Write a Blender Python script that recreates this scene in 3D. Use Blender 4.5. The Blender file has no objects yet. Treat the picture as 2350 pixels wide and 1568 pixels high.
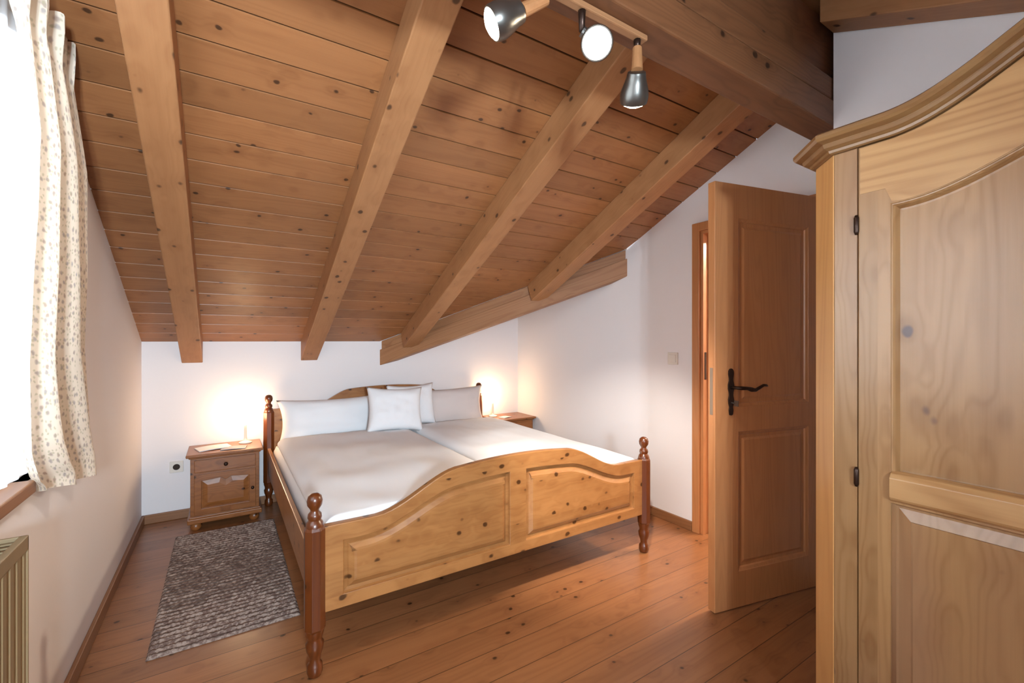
import bpy, bmesh, math, random
from mathutils import Vector, Matrix, noise
random.seed(7)
D = bpy.data; C = bpy.context.scene.collection
PI = math.pi
# ------------------------------------------------------------------ materials
def new_mat(name):
    m = D.materials.new(name); m.use_nodes = True
    nt = m.node_tree; nt.nodes.clear()
    out = nt.nodes.new('ShaderNodeOutputMaterial')
    return m, nt, out
class N:
    def __init__(s, nt): s.nt = nt
    def node(s, t, **k):
        n = s.nt.nodes.new(t)
        for a, b in k.items(): setattr(n, a, b)
        return n
    def link(s, a, b): s.nt.links.new(a, b)
    def val(s, sock, v):
        if hasattr(v, 'is_linked') or hasattr(v, 'links'): s.link(v, sock)
        else: sock.default_value = v
    def math(s, op, a, b=0.0, c=0.0, clamp=False):
        n = s.node('ShaderNodeMath', operation=op, use_clamp=clamp)
        s.val(n.inputs[0], a); s.val(n.inputs[1], b)
        if len(n.inputs) > 2: s.val(n.inputs[2], c)
        return n.outputs[0]
    def mix(s, f, a, b, blend='MIX'):
        n = s.node('ShaderNodeMix', data_type='RGBA', blend_type=blend)
        s.val(n.inputs[0], f)
        for i, v in ((6, a), (7, b)):
            if isinstance(v, tuple): n.inputs[i].default_value = (*v, 1)
            else: s.link(v, n.inputs[i])
        return n.outputs[2]
    def smooth(s, x, a, b):
        n = s.node('ShaderNodeMapRange', interpolation_type='SMOOTHSTEP')
        s.val(n.inputs[0], x); n.inputs[1].default_value = a; n.inputs[2].default_value = b
        return n.outputs[0]
    def comb(s, x, y, z):
        n = s.node('ShaderNodeCombineXYZ')
        for i, v in enumerate((x, y, z)): s.val(n.inputs[i], v)
        return n.outputs[0]
    def noise(s, vec, scale, detail=2, rough=.5):
        n = s.node('ShaderNodeTexNoise'); s.link(vec, n.inputs['Vector'])
        n.inputs['Scale'].default_value = scale; n.inputs['Detail'].default_value = detail
        n.inputs['Roughness'].default_value = rough
        return n.outputs[0]
def srgb(r, g, b):
    f = lambda c: (c/255/12.92) if c/255 <= .04045 else ((c/255+.055)/1.055)**2.4
    return (f(r), f(g), f(b))
def wood(name, base, dark, L='x', A='y', bw=0, seam=0, var=.25, knot=.13, kr=.011, kcol=None, ring=.45, freq=26,
         rough=.45, coat=.0, fine=.35, boff=0.0, kdark=.9, tint=None, hue=None):
    m, nt, out = new_mat(name); n = N(nt)
    tc = n.node('ShaderNodeTexCoord'); sx = n.node('ShaderNodeSeparateXYZ'); n.link(tc.outputs['Object'], sx.inputs[0])
    ax = {'x': 0, 'y': 1, 'z': 2}; rest = [k for k in 'xyz' if k not in (L, A)][0]
    l, a, b = sx.outputs[ax[L]], sx.outputs[ax[A]], sx.outputs[ax[rest]]
    oi = n.node('ShaderNodeObjectInfo').outputs['Random']
    l = n.math('ADD', l, n.math('MULTIPLY', oi, 31.0))
    b = n.math('ADD', b, n.math('MULTIPLY', oi, 17.0))
    bright = 1.0
    if bw:
        q = n.math('DIVIDE', n.math('ADD', a, boff), bw)
        idx = n.math('FLOOR', q); fr = n.math('FRACT', q)
        wn = n.node('ShaderNodeTexWhiteNoise', noise_dimensions='1D'); n.link(n.math('ADD', idx, .37), wn.inputs['W'])
        r = wn.outputs['Value']
        l = n.math('ADD', l, n.math('MULTIPLY', r, 13.7))
        b = n.math('ADD', b, n.math('MULTIPLY', r, 5.1))
        bright = n.math('ADD', 1-var/2, n.math('MULTIPLY', r, var))
    v = n.comb(l, a, b)
    # knots: scattered seeds through the volume, cut by whatever face shows
    wob = n.noise(v, 25, 1)
    vo = n.node('ShaderNodeTexVoronoi'); 
    kv = n.comb(n.math('ADD', n.math('MULTIPLY', l, .8), n.math('MULTIPLY', wob, .012)), n.math('ADD', a, n.math('MULTIPLY', wob, .012)), b)
    n.link(kv, vo.inputs['Vector']); vo.inputs['Scale'].default_value = 1/knot
    dist = n.math('MULTIPLY', vo.outputs['Distance'], knot)
    km = n.math('SUBTRACT', 1.0, n.smooth(dist, kr*.55, kr*1.05))
    halo = n.math('SUBTRACT', 1.0, n.smooth(dist, kr*.8, kr*4.5))
    sv = n.comb(n.math('MULTIPLY', l, .32), n.math('MULTIPLY', a, 4.6), n.math('MULTIPLY', b, 4.6))
    nz = n.noise(sv, 1.0, 2, .45)
    ph = n.math('ADD', n.math('MULTIPLY', nz, freq), n.math('MULTIPLY', halo, 1.1))
    sn = n.math('SINE', n.math('MULTIPLY', ph, 2*PI*.8))
    rg = n.math('POWER', n.math('ADD', n.math('MULTIPLY', sn, .5), .5), 2.2)
    fv = n.comb(n.math('MULTIPLY', l, 5), n.math('MULTIPLY', a, 170), n.math('MULTIPLY', b, 170))
    fz = n.noise(fv, 1.0, 2, .6)
    bz = n.noise(n.comb(n.math('MULTIPLY', l, .9), n.math('MULTIPLY', a, 16), n.math('MULTIPLY', b, 16)), 1.0, 3, .6)
    f = n.math('ADD', n.math('MULTIPLY', rg, ring), n.math('MULTIPLY', n.math('SUBTRACT', fz, .4), fine))
    f = n.math('ADD', f, n.math('MULTIPLY', n.math('SUBTRACT', bz, .45), .9))
    f = n.math('ADD', f, n.math('MULTIPLY', halo, .28), clamp=True)
    col = n.mix(f, base, dark)
    if tint:
        tz = n.noise(n.comb(n.math('MULTIPLY', l, .5), n.math('MULTIPLY', a, 2.5), b), 1.3, 1)
        col = n.mix(n.math('MULTIPLY', n.smooth(tz, .45, .7), .6), col, tint)
    kc = kcol or tuple(c*.22 for c in dark)
    col = n.mix(n.math('MULTIPLY', km, kdark), col, kc)
    h = n.math('MULTIPLY', rg, -.15)
    if bw:
        bc = n.comb(bright, bright, bright)
        col = n.mix(1.0, col, bc, 'MULTIPLY')
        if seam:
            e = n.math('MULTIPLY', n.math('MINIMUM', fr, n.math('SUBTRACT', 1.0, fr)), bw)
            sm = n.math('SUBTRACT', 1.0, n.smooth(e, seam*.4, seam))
            col = n.mix(n.math('MULTIPLY', sm, .8), col, tuple(c*.18 for c in dark))  # groove shadow and dirt painted as dark board joints
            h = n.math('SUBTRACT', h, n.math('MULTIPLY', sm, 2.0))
    p = n.node('ShaderNodeBsdfPrincipled'); n.link(col, p.inputs['Base Color'])
    n.val(p.inputs['Roughness'], n.math('ADD', rough, n.math('MULTIPLY', fz, .08)))
    p.inputs['Coat Weight'].default_value = coat; p.inputs['Coat Roughness'].default_value = .25
    p.inputs['Specular IOR Level'].default_value = .4
    bu = n.node('ShaderNodeBump'); bu.inputs['Strength'].default_value = .25; bu.inputs['Distance'].default_value = .001
    n.link(h, bu.inputs['Height']); n.link(bu.outputs[0], p.inputs['Normal'])
    n.link(p.outputs[0], out.inputs[0]); return m
def plain(name, col, rough=.6, metal=0, bump=0, bscale=80, em=None, es=0, spec=.5, trans=0, mott=0):
    m, nt, out = new_mat(name); n = N(nt)
    p = n.node('ShaderNodeBsdfPrincipled')
    tc = n.node('ShaderNodeTexCoord')
    z = n.noise(tc.outputs['Object'], bscale, 4)
    c = n.mix(n.math('MULTIPLY', z, mott if mott else .06), col, tuple(x*.8 for x in col)); n.link(c, p.inputs['Base Color'])
    p.inputs['Roughness'].default_value = rough; p.inputs['Metallic'].default_value = metal
    p.inputs['Specular IOR Level'].default_value = spec
    if em: p.inputs['Emission Color'].default_value = (*em, 1); p.inputs['Emission Strength'].default_value = es
    if bump:
        bu = n.node('ShaderNodeBump'); bu.inputs['Strength'].default_value = bump; bu.inputs['Distance'].default_value = .002
        n.link(z, bu.inputs['Height']); n.link(bu.outputs[0], p.inputs['Normal'])
    sh = p.outputs[0]
    if trans:
        t = n.node('ShaderNodeBsdfTranslucent'); t.inputs[0].default_value = (*col, 1)
        mx = n.node('ShaderNodeMixShader'); mx.inputs[0].default_value = trans
        n.link(p.outputs[0], mx.inputs[1]); n.link(t.outputs[0], mx.inputs[2]); sh = mx.outputs[0]
    n.link(sh, out.inputs[0]); return m

M = {}
M['plaster'] = plain('plaster', (.82, .775, .765), .9, bump=.12, bscale=60, spec=.2)
PB, PD = (.60, .31, .125), (.40, .165, .055)
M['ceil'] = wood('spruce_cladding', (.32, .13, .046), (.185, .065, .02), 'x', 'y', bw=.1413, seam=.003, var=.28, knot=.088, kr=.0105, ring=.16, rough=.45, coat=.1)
M['rafter'] = wood('rafter_spruce', (.37, .17, .068), (.25, .10, .036), 'y', 'x', knot=.088, kr=.014, ring=.15, rough=.5)
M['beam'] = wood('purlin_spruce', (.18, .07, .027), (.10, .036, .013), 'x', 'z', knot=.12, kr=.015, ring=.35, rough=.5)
M['valley'] = wood('valley_beam_spruce', (.36, .17, .075), (.23, .095, .038), 'x', 'z', knot=.17, kr=.014, ring=.4, rough=.5)
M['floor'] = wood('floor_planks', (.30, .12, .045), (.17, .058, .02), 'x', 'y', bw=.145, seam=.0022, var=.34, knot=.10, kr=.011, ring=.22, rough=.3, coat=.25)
M['bed_x'] = wood('bed_pine', (.37, .16, .05), (.20, .066, .015), 'x', 'z', bw=.095, var=.12, knot=.072, kr=.0135, ring=.16, rough=.32, coat=.35)
M['bed_y'] = wood('bed_pine_rail', (.37, .16, .05), (.20, .066, .015), 'y', 'z', knot=.09, kr=.012, ring=.16, rough=.32, coat=.35)
M['bed_z'] = wood('shaded_turned_pine', (.115, .026, .004), (.06, .012, .002), 'z', 'x', knot=.2, kr=.008, ring=.35, rough=.28, coat=.45)  # same pine as the bed boards, post shading put into the colour
M['night'] = wood('nightstand_pine', (.29, .10, .025), (.16, .045, .008), 'x', 'z', knot=.09, kr=.011, ring=.4, rough=.35, coat=.3)
M['ward_z'] = wood('wardrobe_pine', (.38, .205, .085), (.235, .105, .034), 'z', 'y', bw=.17, boff=.01, var=.14, knot=.125, kr=.016, kcol=(.075, .038, .034), ring=.32, freq=36, rough=.32, coat=.5, tint=(.33, .18, .105))
M['ward_y'] = wood('wardrobe_pine_rail', (.52, .29, .12), (.34, .155, .052), 'y', 'z', knot=.19, kr=.012, ring=.5, rough=.36, coat=.3)
M['ward_lit'] = wood('wardrobe_pine_lit', (.66, .35, .125), (.52, .25, .08), 'z', 'y', knot=.4, kr=.008, ring=.35, rough=.36, coat=.3)  # lit copy of the wardrobe pine, warm light put into the colour
M['cornice'] = wood('cornice_pine', (.27, .14, .052), (.17, .07, .023), 'y', 'z', knot=.4, kr=.01, ring=.3, rough=.3, coat=.45)
M['door_z'] = wood('door_wood', (.50, .21, .078), (.38, .145, .05), 'z', 'x', knot=3, kr=.001, ring=.3, freq=40, rough=.38, coat=.25)
M['trim'] = wood('trim_wood', (.27, .115, .045), (.17, .065, .024), 'y', 'z', knot=3, kr=.001, ring=.3, rough=.45, coat=.15)
M['trim_x'] = wood('trim_wood_x', (.27, .115, .045), (.17, .065, .024), 'x', 'z', knot=3, kr=.001, ring=.3, rough=.45, coat=.15)
M['linen'] = plain('white_linen', (.86, .855, .86), .85, bump=.15, bscale=400, spec=.2)
M['linen_shaded'] = plain('shaded_linen', (.72, .63, .59), .85, bump=.15, bscale=400, spec=.2)  # linen darkened, shade on the right pillow put into the colour
M['iron'] = plain('dark_bronze', (.05, .028, .02), .38, .8, bscale=50)
M['spot'] = plain('brushed_grey_metal', (.16, .15, .135), .33, .9, bscale=120)
M['radiator'] = plain('shaded_enamel', (.24, .165, .085), .4)  # cream enamel darkened, its shade is put into the colour
M['plastic'] = plain('cream_plastic', (.74, .68, .60), .45)
M['dark'] = plain('dark_gap', (.03, .018, .012), .8)
M['brass'] = plain('aged_brass', (.45, .28, .10), .3, .9)
M['paper'] = plain('printed_paper', (.72, .70, .70), .5, bscale=35, mott=.6)
M['paper_grey'] = plain('leaflet_cover', (.30, .29, .31), .4, bscale=30, mott=.8)
M['rubber'] = plain('lock_plate', (.35, .27, .2), .4, .6)
def warm(k): return (1.0, .67, .38) if k == 0 else (1.0, .80, .56)
M['lampglow'] = plain('lit_opal_glass', (.9, .85, .75), .5, em=warm(0), es=27)
M['spotglow'] = plain('lit_bulb', (1, .95, .85), .5, em=(1, .86, .66), es=60)
def sheer_mat():
    m, nt, out = new_mat('sheer_voile'); n = N(nt)
    d = n.node('ShaderNodeBsdfDiffuse'); d.inputs[0].default_value = (.9, .92, .95, 1)
    t = n.node('ShaderNodeBsdfTranslucent'); t.inputs[0].default_value = (.92, .95, 1, 1)
    tr = n.node('ShaderNodeBsdfTransparent')
    a = n.node('ShaderNodeMixShader'); a.inputs[0].default_value = .65
    n.link(d.outputs[0], a.inputs[1]); n.link(t.outputs[0], a.inputs[2])
    b = n.node('ShaderNodeMixShader'); b.inputs[0].default_value = .12
    n.link(a.outputs[0], b.inputs[1]); n.link(tr.outputs[0], b.inputs[2]); n.link(b.outputs[0], out.inputs[0]); return m
M['sheer'] = sheer_mat()
def glass_mat():
    m, nt, out = new_mat('window_glass'); n = N(nt)
    g = n.node('ShaderNodeBsdfGlossy'); g.inputs['Roughness'].default_value = .02
    tr = n.node('ShaderNodeBsdfTransparent'); tr.inputs[0].default_value = (.95, .97, .97, 1)
    lw = n.node('ShaderNodeFresnel'); lw.inputs[0].default_value = 1.45
    a = n.node('ShaderNodeMixShader'); n.link(lw.outputs[0], a.inputs[0])
    n.link(tr.outputs[0], a.inputs[1]); n.link(g.outputs[0], a.inputs[2]); n.link(a.outputs[0], out.inputs[0]); return m
M['glass'] = glass_mat()
def curtain_mat():
    m, nt, out = new_mat('flowered_cotton'); n = N(nt)
    uv = n.node('ShaderNodeUVMap'); uv.uv_map = 'UVMap'
    wob = n.node('ShaderNodeTexNoise'); n.link(uv.outputs[0], wob.inputs['Vector']); wob.inputs['Scale'].default_value = 60
    vm = n.node('ShaderNodeVectorMath', operation='MULTIPLY_ADD'); n.link(wob.outputs['Color'], vm.inputs[0])
    vm.inputs[1].default_value = (.012, .012, 0); n.link(uv.outputs[0], vm.inputs[2])
    def spots(scale, r0, r1, thr):
        vo = n.node('ShaderNodeTexVoronoi', voronoi_dimensions='2D'); n.link(vm.outputs[0], vo.inputs['Vector'])
        vo.inputs['Scale'].default_value = scale; vo.inputs['Randomness'].default_value = .75
        s = n.math('SUBTRACT', 1.0, n.smooth(vo.outputs['Distance'], r0, r1))
        sp = n.node('ShaderNodeSeparateColor'); n.link(vo.outputs['Color'], sp.inputs[0])
        return n.math('MULTIPLY', s, n.math('GREATER_THAN', sp.outputs[0], thr)), sp.outputs[1]
    s1, r1 = spots(34, .10, .34, .15); s2, r2 = spots(60, .10, .34, .35)
    base = (.76, .66, .54)
    fl = n.mix(r1, (.40, .29, .23), (.38, .34, .33))
    c = n.mix(n.math('MULTIPLY', s1, .85), base, fl)
    c = n.mix(n.math('MULTIPLY', s2, .6), c, (.42, .38, .24))
    d = n.node('ShaderNodeBsdfDiffuse'); n.link(c, d.inputs[0])
    t = n.node('ShaderNodeBsdfTranslucent'); n.link(c, t.inputs[0])
    a = n.node('ShaderNodeMixShader'); a.inputs[0].default_value = .14
    n.link(d.outputs[0], a.inputs[1]); n.link(t.outputs[0], a.inputs[2]); n.link(a.outputs[0], out.inputs[0]); return m
M['curtain'] = curtain_mat()
def rug_mat():
    m, nt, out = new_mat('woven_wool'); n = N(nt)
    tc = n.node('ShaderNodeTexCoord')
    a = n.noise(tc.outputs['Object'], 55, 3, .7); b = n.noise(tc.outputs['Object'], 9, 2)
    c = n.mix(n.smooth(a, .38, .62), (.17, .11, .09), (.46, .36, .30))
    sx = n.node('ShaderNodeSeparateXYZ'); n.link(tc.outputs['Object'], sx.inputs[0])
    wz = n.noise(tc.outputs['Object'], 14, 2)
    rw = n.math('SINE', n.math('ADD', n.math('MULTIPLY', sx.outputs[1], 2*PI/.034), n.math('MULTIPLY', wz, 7.0)))
    c = n.mix(n.math('MULTIPLY', n.smooth(rw, .0, 1.0), .75), c, (.05, .028, .022))
    c = n.mix(n.math('MULTIPLY', b, .4), c, (.20, .135, .11))
    p = n.node('ShaderNodeBsdfPrincipled'); n.link(c, p.inputs['Base Color']); p.inputs['Roughness'].default_value = .95
    p.inputs['Specular IOR Level'].default_value = .1
    bu = n.node('ShaderNodeBump'); bu.inputs['Strength'].default_value = .6; bu.inputs['Distance'].default_value = .004
    n.link(a, bu.inputs['Height']); n.link(bu.outputs[0], p.inputs['Normal']); n.link(p.outputs[0], out.inputs[0]); return m
M['rug'] = rug_mat()
# ------------------------------------------------------------------ object helpers
def thing(name, label, cat, loc=(0, 0, 0), rot=(0, 0, 0), group=None):
    o = D.objects.new(name, None); C.objects.link(o); o.location = loc; o.rotation_euler = rot
    o.empty_display_size = .1
    o['label'] = label; o['category'] = cat
    if group: o['group'] = group
    return o
def tag(o, label, cat, group=None):
    o['label'] = label; o['category'] = cat
    if group: o['group'] = group
    return o
def obj(name, bm, mat, parent=None, bevel=0, smooth=False, sub=0, loc=None, rot=None, label=None):
    """bm is in the parent's local frame (or world when no parent)"""
    bmesh.ops.recalc_face_normals(bm, faces=bm.faces[:])
    me = D.meshes.new(name); bm.to_mesh(me); bm.free()
    me.materials.append(mat)
    if smooth:
        for p in me.polygons: p.use_smooth = True
    o = D.objects.new(name, me); C.objects.link(o)
    if parent: o.parent = parent
    if loc: o.location = loc
    if rot: o.rotation_euler = rot
    if bevel:
        b = o.modifiers.new('bevel', 'BEVEL'); b.width = bevel; b.segments = 2; b.limit_method = 'ANGLE'; b.angle_limit = math.radians(35)
    if sub:
        s = o.modifiers.new('sub', 'SUBSURF'); s.levels = s.render_levels = sub
    if label: o['label'] = label
    return o
def struct(name, bm, mat, **k):
    o = obj(name, bm, mat, **k); o['kind'] = 'structure'; return o
def box(bm, x0, x1, y0, y1, z0, z1):
    vs = [bm.verts.new((x, y, z)) for x in (x0, x1) for y in (y0, y1) for z in (z0, z1)]
    for f in ((0, 1, 3, 2), (4, 6, 7, 5), (0, 4, 5, 1), (2, 3, 7, 6), (0, 2, 6, 4), (1, 5, 7, 3)):
        bm.faces.new([vs[i] for i in f])
    return vs
def bx(*a):
    bm = bmesh.new(); box(bm, *a); return bm
def plate(bm, loops, fn, d0, d1):
    """filled outline with holes in (u,w), extruded from depth d0 to d1; fn(u,w,d)->xyz"""
    ring = []; edges = []
    for lp in loops:
        vs = [bm.verts.new(fn(u, w, d0)) for u, w in lp]
        ring.append(vs)
        for i in range(len(vs)): edges.append(bm.edges.new((vs[i], vs[(i+1) % len(vs)])))
    r = bmesh.ops.triangle_fill(bm, use_beauty=True, use_dissolve=False, edges=edges)
    faces = [g for g in r['geom'] if isinstance(g, bmesh.types.BMFace)]
    mp = {}
    for lp, vs in zip(loops, ring):
        for (u, w), v in zip(lp, vs): mp[v] = bm.verts.new(fn(u, w, d1))
    for f in faces: bm.faces.new([mp[v] for v in reversed(f.verts)])
    for vs in ring:
        for i in range(len(vs)):
            a, b = vs[i], vs[(i+1) % len(vs)]
            bm.faces.new((a, b, mp[b], mp[a]))
def inset(lp, d):
    n = len(lp); out = []
    area = sum(lp[i][0]*lp[(i+1) % n][1]-lp[(i+1) % n][0]*lp[i][1] for i in range(n))
    sg = 1 if area > 0 else -1
    for i in range(n):
        p0, p1, p2 = lp[i-1], lp[i], lp[(i+1) % n]
        def nr(a, b):
            dx, dy = b[0]-a[0], b[1]-a[1]; l = math.hypot(dx, dy) or 1; return (-dy/l*sg, dx/l*sg)
        n1, n2 = nr(p0, p1), nr(p1, p2); mx, my = n1[0]+n2[0], n1[1]+n2[1]; l2 = mx*mx+my*my or 1
        k = min(2*d/l2, 2.2*d/math.sqrt(l2))
        out.append((p1[0]+mx*k, p1[1]+my*k))
    return out
def loft2d(bm, sections, fn):
    """sections: list of (loop, depth); quads between and a fill on the last"""
    prev = None
    for lp, d in sections:
        vs = [bm.verts.new(fn(u, w, d)) for u, w in lp]
        if prev:
            for i in range(len(vs)):
                j = (i+1) % len(vs); bm.faces.new((prev[i], prev[j], vs[j], vs[i]))
        prev = vs
    es = []
    for i in range(len(prev)):
        a, b = prev[i], prev[(i+1) % len(prev)]
        e = bm.edges.get((a, b)) or bm.edges.new((a, b)); es.append(e)
    bmesh.ops.triangle_fill(bm, use_beauty=True, edges=es)
def lathe(bm, prof, cx=0, cy=0, seg=24, mat=None):
    rings = []
    for r, z in prof:
        if r < 1e-5: rings.append([bm.verts.new((cx, cy, z))])
        else: rings.append([bm.verts.new((cx+r*math.cos(2*PI*i/seg), cy+r*math.sin(2*PI*i/seg), z)) for i in range(seg)])
    allv = [v for r in rings for v in r]
    for a, b in zip(rings, rings[1:]):
        for i in range(seg):
            j = (i+1) % seg
            q = [a[i % len(a)], a[j % len(a)], b[j % len(b)], b[i % len(b)]]
            u = []
            for v in q:
                if v not in u: u.append(v)
            if len(u) >= 3: bm.faces.new(u)
    for r in (rings[0], rings[-1]):
        if len(r) > 2: bm.faces.new(r)
    if mat: bmesh.ops.transform(bm, matrix=mat, verts=allv)
    return allv
def tube(bm, pts, rad, seg=10):
    pts = [Vector(p) for p in pts]; rings = []
    rads = rad if isinstance(rad, (list, tuple)) else [rad]*len(pts)
    for i, p in enumerate(pts):
        t = (pts[min(i+1, len(pts)-1)]-pts[max(i-1, 0)]).normalized()
        up = Vector((0, 0, 1)) if abs(t.z) < .9 else Vector((1, 0, 0))
        a = t.cross(up).normalized(); b = t.cross(a).normalized()
        rings.append([bm.verts.new(p+(a*math.cos(2*PI*k/seg)+b*math.sin(2*PI*k/seg))*rads[i]) for k in range(seg)])
    for r1, r2 in zip(rings, rings[1:]):
        for k in range(seg):
            bm.faces.new((r1[k], r1[(k+1) % seg], r2[(k+1) % seg], r2[k]))
    bm.faces.new(rings[0]); bm.faces.new(rings[-1][::-1])
# ------------------------------------------------------------------ room
XL, XR, XW, YB, YN, YC = -.48, 2.65, 2.20, 4.0, -1.4, .868
S = .468; S2 = .45; RY = .856
def zf(y): return 1.27+S*(YB-y)
RZ = zf(RY)
def zn(y): return RZ-S2*(RY-y)
ANG = math.atan(S); ANG2 = math.atan(S2)
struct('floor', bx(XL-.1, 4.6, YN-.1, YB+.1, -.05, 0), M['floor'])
# left wall with window opening
WY0, WY1, WZ0, WZ1 = .30, 1.92, .90, 2.10
bm = bmesh.new()
fnL = lambda u, w, d: (XL-d, u, w)
plate(bm, [[(YN, 0), (YB, 0), (YB, zf(YB)), (RY, RZ), (YN, zn(YN))], [(WY0, WZ0), (WY1, WZ0), (WY1, WZ1), (WY0, WZ1)]], fnL, 0, .30)
struct('wall_left', bm, M['plaster'])
bm = bmesh.new()
fnB = lambda u, w, d: (u, YB+d, w)
VX, VY = 1.17, 2.45
plate(bm, [[(XL-.3, 0), (XR+.2, 0), (XR+.2, 2.02), (XR, 2.02), (VX, 1.28), (XL-.3, 1.28)]], fnB, 0, .2)
struct('wall_back', bm, M['plaster'])
bm = bmesh.new()
fnR = lambda u, w, d: (XR+d, u, w)
DY0, DY1, DZ = 1.09, 1.81, 2.0
plate(bm, [[(YC, 0), (DY0, 0), (DY0, DZ), (DY1, DZ), (DY1, 0), (YB, 0), (YB, 2.0), (VY, zf(VY)+.005), (YC, zf(YC))]], fnR, 0, .2)
struct('wall_right', bm, M['plaster'])
bm = bmesh.new()
plate(bm, [[(YN, 0), (YC, 0), (YC, zf(YC)), (RY, RZ), (YN, zn(YN))]], lambda u, w, d: (XW+d, u, w), 0, .45)
struct('wall_chimney', bm, M['plaster'])
bm = bmesh.new()
plate(bm, [[(XL-.3, 0), (XR, 0), (XR, zn(YN)), (XL-.3, zn(YN))], [(-.26, 1.28), (.10, 1.28), (.10, 1.64), (-.26, 1.64)]], lambda u, w, d: (u, YN-d, w), 0, .2)
struct('wall_front', bm, M['plaster'])
# far roof slope: tongue-and-groove boards with real V grooves, local frame running up the slope
SLEN = (YB-RY)/math.cos(ANG)
BW = .1413
def vx(s):
    y = YB-s*math.cos(ANG); return min(XR, VX+(YB-y)/1.047) if y > VY else XR
bm = bmesh.new(); prof = []
s = 0
while s < SLEN:
    e = min(s+BW, SLEN)
    prof += [(s+.004, 0), (e-.004, 0), (e, -.008)]
    s += BW
prof = [(0, 0)]+prof
a0 = a1 = None
for (s, h) in prof:
    v0 = bm.verts.new((XL, s, h)); v1 = bm.verts.new((vx(s), s, h))
    if a0: bm.faces.new((a0, v0, v1, a1))
    a0, a1 = v0, v1
M['ceil'].use_backface_culling = False
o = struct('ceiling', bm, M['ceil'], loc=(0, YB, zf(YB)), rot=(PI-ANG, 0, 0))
# near roof slope
bm = bmesh.new(); L2 = (RY-YN)/math.cos(ANG2); s = 0; a0 = None
while s < L2:
    e = min(s+BW, L2)
    for (q, h) in ((s, -.006), (s+.003, 0), (e-.003, 0), (e, -.006)):
        v0 = bm.verts.new((XL, -q, -h)); v1 = bm.verts.new((XW, -q, -h))
        if a0 and (v0.co-a0.co).length > 1e-6: bm.faces.new((a0, v0, v1, a1))
        a0, a1 = v0, v1
    s += BW
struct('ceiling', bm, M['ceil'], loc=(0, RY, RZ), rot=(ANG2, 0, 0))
# cross roof slope over the valley corner
bm = bmesh.new()
vs = [bm.verts.new(p) for p in ((VX, YB, zf(YB)), (XR, VY, zf(VY)), (XR, YB, zf(VY)))]
bm.faces.new(vs)
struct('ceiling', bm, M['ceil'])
# outer roof deck behind the boards so no daylight leaks
bm = bmesh.new()
# rafters on the far slope
RW, RH = .125, .142
def rafter(xc, y0, y1, label):
    s0 = (YB-y0)/math.cos(ANG); s1 = (YB-y1)/math.cos(ANG)
    bm = bx(-RW/2, RW/2, s0, s1, 0, RH)
    if y0 >= YB:   # plumb cut into the wall
        for v in bm.verts:
            if v.co.y < (s0+s1)/2: v.co.y -= v.co.z*S
    o = obj('rafter', bm, M['rafter'], bevel=.005, loc=(xc, YB, zf(YB)), rot=(PI-ANG, 0, 0))
    return tag(o, label, 'rafter', 'rafters on the sloped ceiling above the bed')
rafter(-.193, 4.0, .995, 'pine rafter nearest the window curtain, running down to the left nightstand wall')
rafter(.590, 4.0, .995, 'pine rafter running down the ceiling to the wall above the left side of the bed')
rafter(1.372, 3.84, .995, 'pine rafter ending on the left end of the diagonal valley beam')
rafter(2.155, 3.02, .995, 'shortest pine rafter, nearest the door, ending midway on the diagonal beam')
def rafter_near(xc, label, w=RW, y1=YN):
    s1 = (YC-y1)/math.cos(ANG2)
    bm = bx(-w/2, w/2, -s1, 0, -.135, 0)
    for v in bm.verts:
        if v.co.y > -.5: v.co.y += v.co.z*S2
    o = obj('rafter', bm, M['rafter'], bevel=.004, loc=(xc, YC, zn(YC)-.002), rot=(ANG2, 0, 0))
    return tag(o, label, 'rafter')
rafter_near(XW-.065, 'pine rafter at the top right corner of the photo above the wardrobe')
for x in (-.193, .590, 1.372):
    pass
# ridge purlin: two stacked squared timbers
t = thing('ridge_beam', 'thick dark pine ridge beam of stacked timbers crossing above the spotlights', 'beam', (1.1, .93, 2.2))
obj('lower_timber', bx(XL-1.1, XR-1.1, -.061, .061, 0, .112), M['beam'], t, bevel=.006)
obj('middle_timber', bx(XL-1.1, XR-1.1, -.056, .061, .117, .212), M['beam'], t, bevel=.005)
obj('upper_timber', bx(XL-1.1, XR-1.1, -.030, .055, .228, .475), M['beam'], t, bevel=.005)
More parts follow.
